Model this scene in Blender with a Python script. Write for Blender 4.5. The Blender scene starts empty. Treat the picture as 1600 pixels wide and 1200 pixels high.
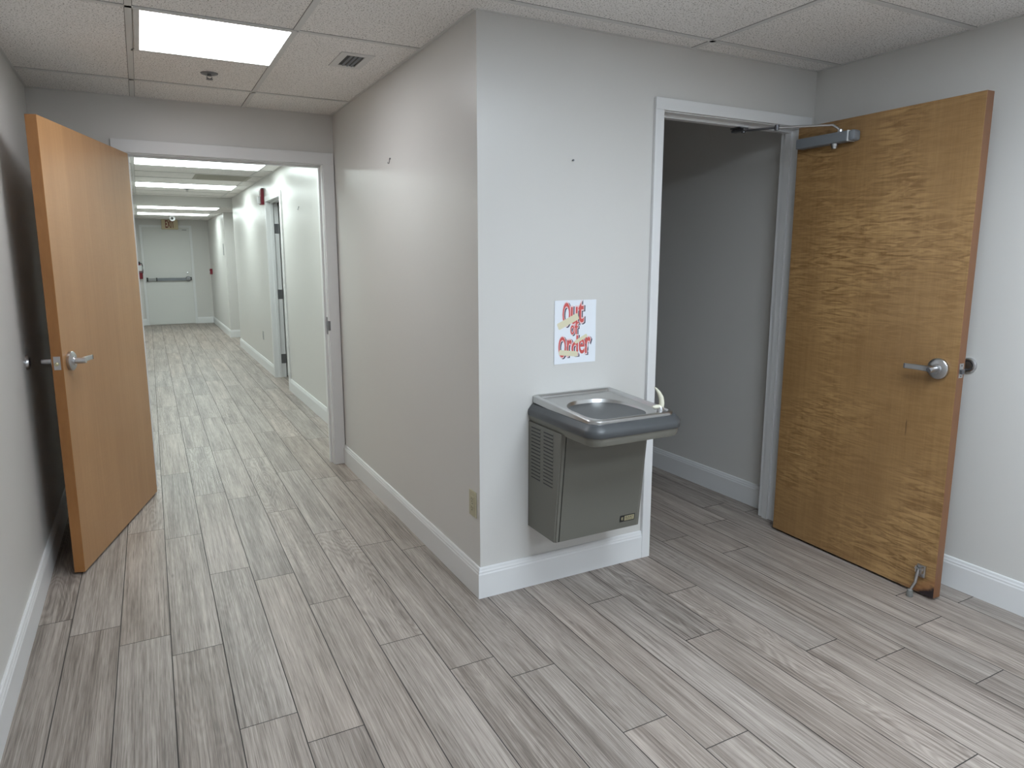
import bpy, bmesh, math, random
from mathutils import Vector, Matrix

# ---------------------------------------------------------------- camera, world, exposure
sc = bpy.context.scene
COL = sc.collection
cam_d = bpy.data.cameras.new('camera'); cam = bpy.data.objects.new('camera', cam_d); COL.objects.link(cam)
sc.camera = cam
F_PX = 1071.08; YAW = math.radians(-27.915); PITCH = math.radians(-9.397); ROLL = math.radians(-0.029)
cam_d.sensor_fit = 'HORIZONTAL'; cam_d.sensor_width = 36.0
cam_d.lens = F_PX / 1600 * 36.0
cam_d.shift_x = 6.186 / 1600; cam_d.shift_y = -21.872 / 1600
cam_d.clip_start = 0.02; cam_d.clip_end = 100
fw = Vector((-math.sin(YAW)*math.cos(PITCH), math.cos(YAW)*math.cos(PITCH), math.sin(PITCH)))
ri = Vector((math.cos(YAW), math.sin(YAW), 0)); up = ri.cross(fw)
ri2 = ri*math.cos(ROLL)+up*math.sin(ROLL); up2 = -ri*math.sin(ROLL)+up*math.cos(ROLL)
m = Matrix((ri2, up2, -fw)).transposed().to_4x4(); m.translation = Vector((0, 0, 1.4701))
cam.matrix_world = m

world = bpy.data.worlds.new('world'); sc.world = world; world.use_nodes = True
world.node_tree.nodes['Background'].inputs[0].default_value = (0.02, 0.02, 0.022, 1)
world.node_tree.nodes['Background'].inputs[1].default_value = 0.0
sc.view_settings.view_transform = 'Standard'; sc.view_settings.look = 'None'
sc.view_settings.gamma = 1.0; sc.view_settings.use_curve_mapping = False
sc.view_settings.exposure = 0.0
# strengths of the lamps' diffusers
NOOK_LIGHT = 13.2; HALL_LIGHT = 11.8; ROOM_LIGHT = 19.5

# ---------------------------------------------------------------- measures
H = 2.3993; H2 = 2.258
XL = -0.4923; XC = 1.2031; YC = 2.5285; XR = 3.1248; YH = 4.7815
XW = 1.3766; Y1 = 12.076; Y2 = 13.494; YE = 16.777; XWL = -0.16
YB = -3.2
R = random.Random(7)

# ---------------------------------------------------------------- materials
def new_mat(name):
    mt = bpy.data.materials.new(name); mt.use_nodes = True
    nt = mt.node_tree; b = nt.nodes['Principled BSDF']
    return mt, nt, b
def nd(nt, t, **kw):
    n = nt.nodes.new(t)
    for k, v in kw.items(): setattr(n, k, v)
    return n
def plain(name, col, rough=0.5, metal=0.0, bump=0.0, bscale=200.0, spec=0.5, var=0.0, coat=0.0):
    mt, nt, b = new_mat(name)
    b.inputs['Base Color'].default_value = (*col, 1); b.inputs['Roughness'].default_value = rough
    b.inputs['Metallic'].default_value = metal; b.inputs['Specular IOR Level'].default_value = spec
    b.inputs['Coat Weight'].default_value = coat
    tc = nd(nt, 'ShaderNodeTexCoord')
    if bump or var:
        nz = nd(nt, 'ShaderNodeTexNoise'); nz.inputs['Scale'].default_value = bscale; nz.inputs['Detail'].default_value = 3
        nt.links.new(tc.outputs['Object'], nz.inputs['Vector'])
        if bump:
            bp = nd(nt, 'ShaderNodeBump'); bp.inputs['Strength'].default_value = bump; bp.inputs['Distance'].default_value = 0.001
            nt.links.new(nz.outputs['Fac'], bp.inputs['Height']); nt.links.new(bp.outputs['Normal'], b.inputs['Normal'])
    if var:
        n2 = nd(nt, 'ShaderNodeTexNoise'); n2.inputs['Scale'].default_value = 1.7; n2.inputs['Detail'].default_value = 4
        nt.links.new(tc.outputs['Object'], n2.inputs['Vector'])
        mr = nd(nt, 'ShaderNodeMapRange'); mr.inputs['To Min'].default_value = 1-var; mr.inputs['To Max'].default_value = 1+var
        nt.links.new(n2.outputs['Fac'], mr.inputs['Value'])
        hs = nd(nt, 'ShaderNodeHueSaturation'); hs.inputs['Color'].default_value = (*col, 1)
        nt.links.new(mr.outputs['Result'], hs.inputs['Value']); nt.links.new(hs.outputs['Color'], b.inputs['Base Color'])
    return mt
def glow(name, col, strength):
    mt, nt, b = new_mat(name)
    b.inputs['Base Color'].default_value = (0.8, 0.8, 0.8, 1)
    b.inputs['Emission Color'].default_value = (*col, 1); b.inputs['Emission Strength'].default_value = strength
    tc = nd(nt, 'ShaderNodeTexCoord')
    return mt

M = {}
M['wall'] = plain('wall_paint', (0.63, 0.615, 0.59), 0.33, bump=0.12, bscale=260, spec=0.5, var=0.012)
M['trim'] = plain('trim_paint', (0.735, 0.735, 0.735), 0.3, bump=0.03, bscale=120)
M['tbar'] = plain('grid_metal', (0.66, 0.65, 0.63), 0.45)
M['bar_shade'] = plain('tbar_shade_line', (0.16, 0.155, 0.15), 0.8)  # thin shadow lines along the grid bars, put in as dark strips
M['grout'] = plain('joint', (0.055, 0.05, 0.047), 0.9)
M['chrome'] = plain('satin_chrome', (0.55, 0.55, 0.56), 0.28, 1.0)
M['dark_metal'] = plain('dark_metal', (0.16, 0.16, 0.17), 0.4, 0.8)
M['alu'] = plain('closer_aluminium', (0.20, 0.215, 0.235), 0.5, 0.15)
M['steel'] = plain('stainless', (0.55, 0.55, 0.545), 0.31, 1.0, bump=0.05, bscale=90)
M['bumper'] = plain('grey_plastic', (0.066, 0.070, 0.074), 0.38)
M['tan'] = plain('taupe_enamel', (0.155, 0.150, 0.128), 0.4, bump=0.05, bscale=400)
M['panel'] = plain('taupe_panel', (0.135, 0.132, 0.112), 0.42, bump=0.05, bscale=400)
M['black'] = plain('black', (0.012, 0.012, 0.013), 0.5)
M['rubber'] = plain('rubber', (0.05, 0.05, 0.055), 0.6)
M['cream'] = plain('cream_plastic', (0.66, 0.64, 0.52), 0.4)
M['ivory'] = plain('ivory_plastic', (0.46, 0.43, 0.30), 0.4)
M['paper'] = plain('paper', (0.80, 0.83, 0.88), 0.6)
M['red_ink'] = plain('red_ink', (0.62, 0.10, 0.09), 0.6)
M['pink_ink'] = plain('pink_ink', (0.82, 0.62, 0.64), 0.6)
M['navy_ink'] = plain('navy_ink', (0.06, 0.06, 0.09), 0.6)
M['bandage_ink'] = plain('bandage_ink', (0.72, 0.67, 0.48), 0.6, var=0.08)
M['red'] = plain('red_enamel', (0.20, 0.008, 0.022), 0.35)
M['white'] = plain('white_plastic', (0.78, 0.79, 0.80), 0.35)
M['whitedoor'] = plain('white_door_paint', (0.66, 0.66, 0.64), 0.42, bump=0.05, bscale=60)
M['brass'] = plain('brass_label', (0.50, 0.46, 0.30), 0.4, 0.5)
M['exit_face'] = plain('exit_face', (0.55, 0.46, 0.30), 0.5)
M['exit_red'] = plain('exit_red', (0.16, 0.015, 0.012), 0.5)
M['grille'] = plain('return_grille', (0.42, 0.40, 0.34), 0.6)
M['ceiling_back'] = plain('plate_grey', (0.33, 0.33, 0.33), 0.5)
M['foot_grey'] = plain('foot_grey', (0.17, 0.17, 0.16), 0.3)
M['hinge'] = plain('hinge_metal', (0.22, 0.22, 0.23), 0.4, 0.7)

def ceiling_mat():
    mt, nt, b = new_mat('ceiling_tile'); L = nt.links.new
    tc = nd(nt, 'ShaderNodeTexCoord')
    n1 = nd(nt, 'ShaderNodeTexNoise'); n1.inputs['Scale'].default_value = 165; n1.inputs['Detail'].default_value = 2
    L(tc.outputs['Object'], n1.inputs['Vector'])
    r1 = nd(nt, 'ShaderNodeValToRGB'); r1.color_ramp.elements[0].position = 0.335; r1.color_ramp.elements[1].position = 0.43
    r1.color_ramp.elements[0].color = (0.34, 0.32, 0.30, 1); r1.color_ramp.elements[1].color = (1, 1, 1, 1)
    L(n1.outputs['Fac'], r1.inputs['Fac'])
    n3 = nd(nt, 'ShaderNodeTexNoise'); n3.inputs['Scale'].default_value = 420; n3.inputs['Detail'].default_value = 2
    L(tc.outputs['Object'], n3.inputs['Vector'])
    m3 = nd(nt, 'ShaderNodeMapRange'); m3.inputs['From Min'].default_value = .3; m3.inputs['From Max'].default_value = .7
    m3.inputs['To Min'].default_value = .88; m3.inputs['To Max'].default_value = 1.08
    L(n3.outputs['Fac'], m3.inputs['Value'])
    mx = nd(nt, 'ShaderNodeMix', data_type='RGBA', blend_type='MULTIPLY'); mx.inputs[0].default_value = 1
    mx.inputs[6].default_value = (0.88, 0.855, 0.83, 1); L(r1.outputs['Color'], mx.inputs[7])
    m2 = nd(nt, 'ShaderNodeVectorMath', operation='SCALE'); L(mx.outputs[2], m2.inputs[0]); L(m3.outputs['Result'], m2.inputs['Scale'])
    L(m2.outputs['Vector'], b.inputs['Base Color']); b.inputs['Roughness'].default_value = 0.9
    b.inputs['Specular IOR Level'].default_value = 0.2
    bp = nd(nt, 'ShaderNodeBump'); bp.inputs['Strength'].default_value = 0.4; bp.inputs['Distance'].default_value = 0.002
    L(r1.outputs['Color'], bp.inputs['Height']); L(bp.outputs['Normal'], b.inputs['Normal'])
    return mt
M['tile'] = ceiling_mat()

def mathn(nt, op, a=None, b=None, c=None):
    n = nd(nt, 'ShaderNodeMath', operation=op)
    for i, v in enumerate((a, b, c)):
        if v is None: continue
        if isinstance(v, (int, float)): n.inputs[i].default_value = v
        else: nt.links.new(v, n.inputs[i])
    return n.outputs[0]
def mapr(nt, v, a, b, c, d):
    n = nd(nt, 'ShaderNodeMapRange'); nt.links.new(v, n.inputs['Value'])
    for k, x in zip(('From Min', 'From Max', 'To Min', 'To Max'), (a, b, c, d)): n.inputs[k].default_value = x
    return n.outputs['Result']
def noise_uv(nt, vec, sx, sy, sz=1, detail=3, rough=0.5, dist=0.0):
    mp = nd(nt, 'ShaderNodeVectorMath', operation='MULTIPLY'); nt.links.new(vec, mp.inputs[0]); mp.inputs[1].default_value = (sx, sy, sz)
    n = nd(nt, 'ShaderNodeTexNoise'); n.inputs['Scale'].default_value = 1; n.inputs['Detail'].default_value = detail
    n.inputs['Roughness'].default_value = rough; n.inputs['Distortion'].default_value = dist
    nt.links.new(mp.outputs[0], n.inputs['Vector'])
    return n.outputs['Fac']

def floor_mat():
    mt, nt, b = new_mat('floor_planks'); L = nt.links.new
    uv = nd(nt, 'ShaderNodeUVMap'); uv.uv_map = 'plank'
    at = nd(nt, 'ShaderNodeAttribute'); at.attribute_name = 'plank_look'   # r tone, g figure, b warmth
    sep = nd(nt, 'ShaderNodeSeparateColor'); L(at.outputs['Color'], sep.inputs[0])
    fine = noise_uv(nt, uv.outputs[0], 420, 9, detail=4, rough=.6)
    mid = noise_uv(nt, uv.outputs[0], 125, 1.8, detail=4, rough=.6)
    broad = noise_uv(nt, uv.outputs[0], 17, .9, detail=2)
    topo = noise_uv(nt, uv.outputs[0], 9, 1.6, detail=1.0, dist=.25)
    wob = noise_uv(nt, uv.outputs[0], 60, 14, detail=2)
    ring = mathn(nt, 'SINE', mathn(nt, 'ADD', mathn(nt, 'MULTIPLY', topo, 125), mathn(nt, 'MULTIPLY', wob, 3.5)))
    ring = mathn(nt, 'MULTIPLY', mapr(nt, ring, -1, 1, -.5, .5), sep.outputs[1])
    pores = mapr(nt, noise_uv(nt, uv.outputs[0], 330, 5, 3, detail=2), .56, .70, 0, 1)
    a = mathn(nt, 'MULTIPLY', mapr(nt, fine, .3, .7, -.5, .5), .45)
    a = mathn(nt, 'ADD', a, mathn(nt, 'MULTIPLY', mapr(nt, mid, .3, .7, -.5, .5), .55))
    a = mathn(nt, 'ADD', a, mathn(nt, 'MULTIPLY', mapr(nt, broad, .3, .7, -.5, .5), .42))
    a = mathn(nt, 'ADD', a, mathn(nt, 'MULTIPLY', ring, .30))
    a = mathn(nt, 'SUBTRACT', a, mathn(nt, 'MULTIPLY', pores, .32))
    a = mathn(nt, 'ADD', mathn(nt, 'ADD', a, .5), mathn(nt, 'SUBTRACT', sep.outputs[0], .46))
    cr = nd(nt, 'ShaderNodeValToRGB'); e = cr.color_ramp.elements
    e[0].position = 0.0; e[0].color = (0.120, 0.103, 0.090, 1)
    e[1].position = 1.0; e[1].color = (0.465, 0.425, 0.390, 1)
    k = e.new(.35); k.color = (0.222, 0.194, 0.173, 1)
    k = e.new(.65); k.color = (0.335, 0.302, 0.275, 1)
    L(a, cr.inputs['Fac'])
    kn = nd(nt, 'ShaderNodeVectorMath', operation='MULTIPLY'); L(uv.outputs[0], kn.inputs[0]); kn.inputs[1].default_value = (5, 1.6, 1)
    vo = nd(nt, 'ShaderNodeTexVoronoi'); vo.inputs['Scale'].default_value = 1; L(kn.outputs[0], vo.inputs['Vector'])
    knot = mapr(nt, vo.outputs['Distance'], .012, .05, .5, 1)
    m2 = nd(nt, 'ShaderNodeVectorMath', operation='SCALE'); L(cr.outputs['Color'], m2.inputs[0]); L(knot, m2.inputs['Scale'])
    wm = nd(nt, 'ShaderNodeMix', data_type='RGBA', blend_type='MULTIPLY'); L(sep.outputs[2], wm.inputs[0])
    L(m2.outputs['Vector'], wm.inputs[6]); wm.inputs[7].default_value = (1.05, 0.955, 0.89, 1)
    L(wm.outputs[2], b.inputs['Base Color'])
    b.inputs['Roughness'].default_value = 0.42; b.inputs['Specular IOR Level'].default_value = 0.45
    bp = nd(nt, 'ShaderNodeBump'); bp.inputs['Strength'].default_value = 0.25; bp.inputs['Distance'].default_value = 0.0008
    L(a, bp.inputs['Height']); L(bp.outputs['Normal'], b.inputs['Normal'])
    return mt
M['floor'] = floor_mat()

def veneer(name, dark, light, ripple, streak, rough, burn=False):
    mt, nt, b = new_mat(name); L = nt.links.new
    tc = nd(nt, 'ShaderNodeTexCoord'); v = tc.outputs['Object']
    st = noise_uv(nt, v, 55, 8, 1.3, detail=4, rough=.6)
    st2 = noise_uv(nt, v, 9, 3, .5, detail=3)
    fine = noise_uv(nt, v, 300, 40, 12, detail=3)
    big = noise_uv(nt, v, 2.3, 2, 1.6, detail=3)
    rip = noise_uv(nt, v, 7, 4, 52, detail=3, rough=.55, dist=1.6)
    amp = mapr(nt, noise_uv(nt, v, 2.2, 2, 1.7, detail=2), .42, .62, .18, 1)
    a = mathn(nt, 'MULTIPLY', mapr(nt, st, .3, .7, -.5, .5), .30*streak)
    a = mathn(nt, 'ADD', a, mathn(nt, 'MULTIPLY', mapr(nt, st2, .3, .7, -.5, .5), .30*streak))
    a = mathn(nt, 'ADD', a, mathn(nt, 'MULTIPLY', mapr(nt, fine, .3, .7, -.5, .5), .22*streak))
    a = mathn(nt, 'ADD', a, mathn(nt, 'MULTIPLY', mapr(nt, big, .3, .7, -.5, .5), .30))
    a = mathn(nt, 'ADD', a, mathn(nt, 'MULTIPLY', mathn(nt, 'MULTIPLY', mapr(nt, rip, .36, .64, -.5, .5), amp), ripple))
    a = mathn(nt, 'ADD', a, .5)
    mx = nd(nt, 'ShaderNodeMix', data_type='RGBA'); mx.clamp_factor = True
    L(a, mx.inputs[0]); mx.inputs[6].default_value = (*dark, 1); mx.inputs[7].default_value = (*light, 1)
    out = mx.outputs[2]
    sp = nd(nt, 'ShaderNodeSeparateXYZ'); L(v, sp.inputs[0])
    if burn:   # scorched, worn lower corner of the door and a few old scratches
        nb = noise_uv(nt, v, 26, 26, 26, detail=4)
        d = mathn(nt, 'ADD', mathn(nt, 'MULTIPLY', mathn(nt, 'SUBTRACT', .885, sp.outputs[0]), 1.35), mathn(nt, 'MULTIPLY', sp.outputs[2], 1.9))
        d = mathn(nt, 'ADD', d, mathn(nt, 'MULTIPLY', mathn(nt, 'SUBTRACT', nb, .5), .10))
        f = mapr(nt, d, .105, .145, 1, 0)
        m4 = nd(nt, 'ShaderNodeMix', data_type='RGBA'); L(f, m4.inputs[0]); L(out, m4.inputs[6]); m4.inputs[7].default_value = (0.022, 0.014, 0.016, 1)
        out = m4.outputs[2]
        f2 = mathn(nt, 'MULTIPLY', mapr(nt, d, .14, .23, 1, 0), mapr(nt, d, .10, .15, 0, .5))
        m5 = nd(nt, 'ShaderNodeMix', data_type='RGBA'); L(f2, m5.inputs[0]); L(out, m5.inputs[6]); m5.inputs[7].default_value = (0.33, 0.13, 0.06, 1)
        out = m5.outputs[2]
        for cx, cz, hx, hz, colr, amt in ((.692, .729, .0022, .036, (.07, .035, .015, 1), .8), (.10, .458, .062, .0010, (.62, .47, .26, 1), .6)):
            wv = mathn(nt, 'MULTIPLY', mathn(nt, 'SUBTRACT', nb, .5), .006)
            dx = mathn(nt, 'DIVIDE', mathn(nt, 'ABSOLUTE', mathn(nt, 'ADD', mathn(nt, 'SUBTRACT', sp.outputs[0], cx), wv)), hx)
            dz = mathn(nt, 'DIVIDE', mathn(nt, 'ABSOLUTE', mathn(nt, 'ADD', mathn(nt, 'SUBTRACT', sp.outputs[2], cz), wv)), hz)
            k = mapr(nt, mathn(nt, 'MAXIMUM', dx, dz), .6, 1.1, amt, 0)
            m6 = nd(nt, 'ShaderNodeMix', data_type='RGBA'); L(k, m6.inputs[0]); L(out, m6.inputs[6]); m6.inputs[7].default_value = colr
            out = m6.outputs[2]
    L(out, b.inputs['Base Color']); b.inputs['Roughness'].default_value = rough
    b.inputs['Specular IOR Level'].default_value = 0.5
    return mt
M['veneer_a'] = veneer('pale_veneer', (0.33, 0.165, 0.062), (0.47, 0.26, 0.115), .10, .9, .33)
M['edge_a'] = veneer('pale_edge', (0.28, 0.115, 0.03), (0.42, 0.19, 0.06), .0, 1.2, .4)
M['veneer_b'] = veneer('figured_veneer', (0.175, 0.088, 0.030), (0.435, 0.262, 0.110), .78, .48, .36, True)
M['edge_b'] = veneer('red_edge', (0.155, 0.064, 0.026), (0.245, 0.108, 0.045), .0, 1.0, .4)
M['nook_glow'] = glow('lit_diffuser', (0.93, 0.955, 1.0), NOOK_LIGHT)
M['hall_glow'] = glow('lit_corridor_diffuser', (0.87, 1.0, 0.985), HALL_LIGHT)
M['room_glow'] = glow('lit_room_diffuser', (0.83, 0.95, 1.06), ROOM_LIGHT)

# ---------------------------------------------------------------- helpers
def link(name, bm, mat, parent=None, smooth=False, kind=None):
    me = bpy.data.meshes.new(name); bmesh.ops.recalc_face_normals(bm, faces=bm.faces[:]); bm.to_mesh(me); bm.free()
    o = bpy.data.objects.new(name, me); COL.objects.link(o)
    for mm in (mat if isinstance(mat, (list, tuple)) else [mat]): me.materials.append(M[mm])
    if smooth:
        for p in me.polygons: p.use_smooth = True
        try:
            me.set_sharp_from_angle(angle=math.radians(35))
        except Exception: pass
    if parent: o.parent = parent
    if kind: o['kind'] = kind
    return o
def empty(name, loc=(0, 0, 0), rz=0.0):
    o = bpy.data.objects.new(name, None); COL.objects.link(o); o.location = loc; o.rotation_euler = (0, 0, rz); return o
def tag(o, label=None, cat=None, group=None, kind=None):
    if label: o['label'] = label
    if cat: o['category'] = cat
    if group: o['group'] = group
    if kind: o['kind'] = kind
    return o
def box(bm, x0, y0, z0, x1, y1, z1, bev=0.0, mi=0):
    vs = [bm.verts.new((x, y, z)) for x in (x0, x1) for y in (y0, y1) for z in (z0, z1)]
    fs = [bm.faces.new([vs[i] for i in q]) for q in ((0, 1, 3, 2), (4, 6, 7, 5), (0, 4, 5, 1), (2, 3, 7, 6), (0, 2, 6, 4), (1, 5, 7, 3))]
    for f in fs: f.material_index = mi
    if bev:
        es = list({e for f in fs for e in f.edges})
        bmesh.ops.bevel(bm, geom=es, offset=bev, segments=2, profile=.5, affect='EDGES')
def cyl(bm, p0, p1, r0, r1=None, seg=32, cap=True):
    p0 = Vector(p0); p1 = Vector(p1); r1 = r0 if r1 is None else r1
    d = (p1-p0).normalized(); a = d.orthogonal().normalized(); b = d.cross(a)
    A = [bm.verts.new(p0+(a*math.cos(t)+b*math.sin(t))*r0) for t in (2*math.pi*i/seg for i in range(seg))]
    B = [bm.verts.new(p1+(a*math.cos(t)+b*math.sin(t))*r1) for t in (2*math.pi*i/seg for i in range(seg))]
    for i in range(seg): bm.faces.new((A[i], A[(i+1) % seg], B[(i+1) % seg], B[i]))
    if cap: bm.faces.new(A[::-1]); bm.faces.new(B)
def lathe(bm, origin, axis, prof, seg=40):
    """prof: list of (radius, height along axis)"""
    o = Vector(origin); d = Vector(axis).normalized(); a = d.orthogonal().normalized(); b = d.cross(a)
    rings = []
    for r, h in prof:
        if r < 1e-6: rings.append([bm.verts.new(o+d*h)])
        else: rings.append([bm.verts.new(o+d*h+(a*math.cos(2*math.pi*i/seg)+b*math.sin(2*math.pi*i/seg))*r) for i in range(seg)])
    for A, B in zip(rings, rings[1:]):
        for i in range(seg):
            j = (i+1) % seg
            if len(A) == 1 and len(B) == 1: continue
            if len(A) == 1: bm.faces.new((A[0], B[j], B[i]))
            elif len(B) == 1: bm.faces.new((A[i], A[j], B[0]))
            else: bm.faces.new((A[i], A[j], B[j], B[i]))
    if len(rings[0]) > 1: bm.faces.new(rings[0][::-1])
    if len(rings[-1]) > 1: bm.faces.new(rings[-1])
def tube(bm, pts, rad, seg=12, flat=1.0, upv=(0, 0, 1)):
    pts = [Vector(p) for p in pts]; n = len(pts)
    rad = rad if isinstance(rad, (list, tuple)) else [rad]*n
    rings = []; u = Vector(upv)
    for i, p in enumerate(pts):
        t = (pts[min(i+1, n-1)]-pts[max(i-1, 0)]).normalized()
        a = t.cross(u)
        a = t.orthogonal() if a.length < 1e-4 else a
        a.normalize(); b = a.cross(t).normalized()
        rings.append([bm.verts.new(p+a*math.cos(2*math.pi*k/seg)*rad[i]*flat+b*math.sin(2*math.pi*k/seg)*rad[i]) for k in range(seg)])
    for A, B in zip(rings, rings[1:]):
        for k in range(seg): bm.faces.new((A[k], A[(k+1) % seg], B[(k+1) % seg], B[k]))
    bm.faces.new(rings[0][::-1]); bm.faces.new(rings[-1])
def prism(bm, poly, fn, a, b):
    A = [bm.verts.new(fn(p, a)) for p in poly]; B = [bm.verts.new(fn(p, b)) for p in poly]; n = len(poly)
    for i in range(n): bm.faces.new((A[i], A[(i+1) % n], B[(i+1) % n], B[i]))
    bm.faces.new(A[::-1]); bm.faces.new(B)
def sweep(bm, pts, prof, side=1):
    """prof (d,z) swept along 2D polyline, d offset to the left (side=1) or right (-1), mitred."""
    P = [Vector(p) for p in pts]; n = len(P); rings = []
    for i in range(n):
        d0 = (P[i]-P[i-1]).normalized() if i else None
        d1 = (P[i+1]-P[i]).normalized() if i < n-1 else None
        n0 = Vector((-d0.y, d0.x))*side if d0 else None; n1 = Vector((-d1.y, d1.x))*side if d1 else None
        if n0 is None: mv = n1
        elif n1 is None: mv = n0
        else:
            mv = (n0+n1).normalized(); mv = mv/max(.2, mv.dot(n0))
        rings.append([bm.verts.new((P[i].x+mv.x*d, P[i].y+mv.y*d, z)) for d, z in prof])
    k = len(prof)
    for A, B in zip(rings, rings[1:]):
        for j in range(k): bm.faces.new((A[j], A[(j+1) % k], B[(j+1) % k], B[j]))
    bm.faces.new(rings[0][::-1]); bm.faces.new(rings[-1])
def text_mesh(name, s, offset, ext):
    cu = bpy.data.curves.new(name, 'FONT'); cu.body = s; cu.offset = offset; cu.extrude = ext; cu.resolution_u = 4
    o = bpy.data.objects.new(name, cu); COL.objects.link(o)
    bpy.context.view_layer.update()
    me = bpy.data.meshes.new_from_object(o.evaluated_get(bpy.context.evaluated_depsgraph_get()))
    bpy.data.objects.remove(o); bpy.data.curves.remove(cu)
    return me
def add_text(bm, s, offset, fit, fn, w0, w1, ref=None):
    """glyphs of s scaled so that the un-thickened glyph fills fit=(u0,v0,u1,v1); fn(u,v,w) -> point, w from w0 to w1"""
    me = text_mesh('t', s, offset, 0.01); base = text_mesh('t', s, 0.0, 0.01)
    xs = [v.co.x for v in base.vertices]; ys = [v.co.y for v in base.vertices]
    x0, x1, y0, y1 = min(xs), max(xs), min(ys), max(ys)
    u0, v0, u1, v1 = fit
    vs = [bm.verts.new(fn(u0+(v.co.x-x0)/(x1-x0)*(u1-u0), v0+(v.co.y-y0)/(y1-y0)*(v1-v0), w1 if v.co.z > 0 else w0)) for v in me.vertices]
    for p in me.polygons:
        try: bm.faces.new([vs[i] for i in p.vertices])
        except ValueError: pass
    bpy.data.meshes.remove(me); bpy.data.meshes.remove(base)
NB = bmesh.new
def S(name, boxes, mat, label=None, bev=0.0):
    bm = NB()
    for q in boxes: box(bm, *q, bev=bev)
    o = link(name, bm, mat, kind='structure')
    if label: o['label'] = label
    return o

# ---------------------------------------------------------------- floor of staggered planks
def build_floor():
    bm = NB(); uv = bm.loops.layers.uv.new('plank'); cl = bm.loops.layers.float_color.new('plank_look')
    PW = 0.1772; X0 = 0.145; SK = 0.009; LEN = 1.2; G = 0.0017
    joints = {-4: 3.149, -3: 2.996, -2: 2.83, -1: 2.663, 0: 2.116, 1: 1.954, 2: 2.809, 3: 2.367, 4: 2.098, 5: 1.954, 6: 1.538,
              7: 1.362, 8: 2.253, 9: 1.844, 10: .965, 11: 1.577, 12: 1.416, 13: 1.162, 14: 1.486, 15: 1.684}
    v = [bm.verts.new(p) for p in ((-.75, YB-.2, -.002), (4.0, YB-.2, -.002), (4.0, YE+.3, -.002), (-.75, YE+.3, -.002))]
    f = bm.faces.new(v); f.material_index = 1
    v = [bm.verts.new(p) for p in ((-.75, YB-.2, -.06), (4.0, YB-.2, -.06), (4.0, YE+.3, -.06), (-.75, YE+.3, -.06))]
    f = bm.faces.new(v[::-1]); f.material_index = 1
    for k in range(-5, 22):
        ph = joints.get(k, R.random()*LEN) % LEN
        y = YB-.2-LEN+(ph-(YB-.2)) % LEN
        while y < YE+.3:
            ya = y+G; yb = y+LEN-G
            xa = X0+k*PW+G; xb = X0+(k+1)*PW-G
            vs = [bm.verts.new((x+SK*yy, yy, 0)) for x, yy in ((xa, ya), (xb, ya), (xb, yb), (xa, yb))]
            f = bm.faces.new(vs); f.material_index = 0
            ou, ov = R.random()*50, R.random()*50
            look = (0.5+R.gauss(0, .05), R.choice([0, .1, .1, .75, .3, 0, 0, .05]), R.random()*.45+.3, 1)
            for lp, (a, b_) in zip(f.loops, ((0, 0), (PW, 0), (PW, LEN), (0, LEN))):
                lp[uv].uv = (ou+a, ov+b_); lp[cl] = look
            y += LEN
    me = bpy.data.meshes.new('floor'); bm.to_mesh(me); bm.free()
    o = bpy.data.objects.new('floor', me); COL.objects.link(o); me.materials.append(M['floor']); me.materials.append(M['grout'])
    o['kind'] = 'structure'; o['label'] = 'grey wood-look plank floor with thin dark joints'
build_floor()

# ---------------------------------------------------------------- ceiling with grid
T = 0.0
cb = NB(); box(cb, -.7, YB-.2, H, 4.0, Y1+.001, H+.06); ceil = link('ceiling', cb, 'tile', kind='structure')
ceil['label'] = 'suspended ceiling of speckled white tiles in a metal grid'
gb = NB(); gw = .012
def bar(x0, y0, x1, y1, z=H):
    box(gb, x0, y0, z-.0035, x1, y1, z+.004)
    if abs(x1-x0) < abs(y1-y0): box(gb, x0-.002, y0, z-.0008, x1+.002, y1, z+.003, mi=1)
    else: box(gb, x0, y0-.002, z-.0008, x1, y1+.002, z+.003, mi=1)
G0, G1 = .036, .646
NY = [4.326, 3.106]
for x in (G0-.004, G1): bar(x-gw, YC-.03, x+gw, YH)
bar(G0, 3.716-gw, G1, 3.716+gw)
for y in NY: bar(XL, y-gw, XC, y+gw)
def angle(x0, y0, x1, y1, z=H): box(gb, x0, y0, z-.003, x1, y1, z+.004)
angle(XL, YB, XL+.014, YH); angle(XC-.014, YC, XC, YH); angle(XL, YH-.014, XC, YH)
angle(XC, YC-.014, XR, YC); angle(XR-.014, YB, XR, YC)
ry = 2.396
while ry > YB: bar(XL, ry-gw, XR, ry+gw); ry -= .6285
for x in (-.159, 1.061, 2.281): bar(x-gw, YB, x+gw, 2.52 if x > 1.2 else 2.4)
y = 5.08
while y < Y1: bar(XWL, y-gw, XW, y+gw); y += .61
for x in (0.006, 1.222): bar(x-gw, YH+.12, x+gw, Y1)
angle(XW-.014, YH+.12, XW, Y1)
link('ceiling_grid', gb, ['tbar', 'bar_shade'], ceil)
S('ceiling', [(-.7, Y1, H2, 4.0, YE+.3, H2+.25)], 'tile', 'lower ceiling over the far end of the corridor')
gb = NB()
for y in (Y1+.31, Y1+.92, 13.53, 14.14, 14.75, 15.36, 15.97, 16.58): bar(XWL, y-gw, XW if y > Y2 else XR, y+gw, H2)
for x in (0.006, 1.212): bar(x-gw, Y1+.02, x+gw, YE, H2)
link('ceiling_grid', gb, ['tbar', 'bar_shade'], bpy.data.objects['ceiling.001'])
S('trim_1', [(XWL, Y1-.012, H2-.004, XW+.4, Y1, H)], 'wall', 'painted bulkhead where the corridor ceiling steps down')

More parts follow.
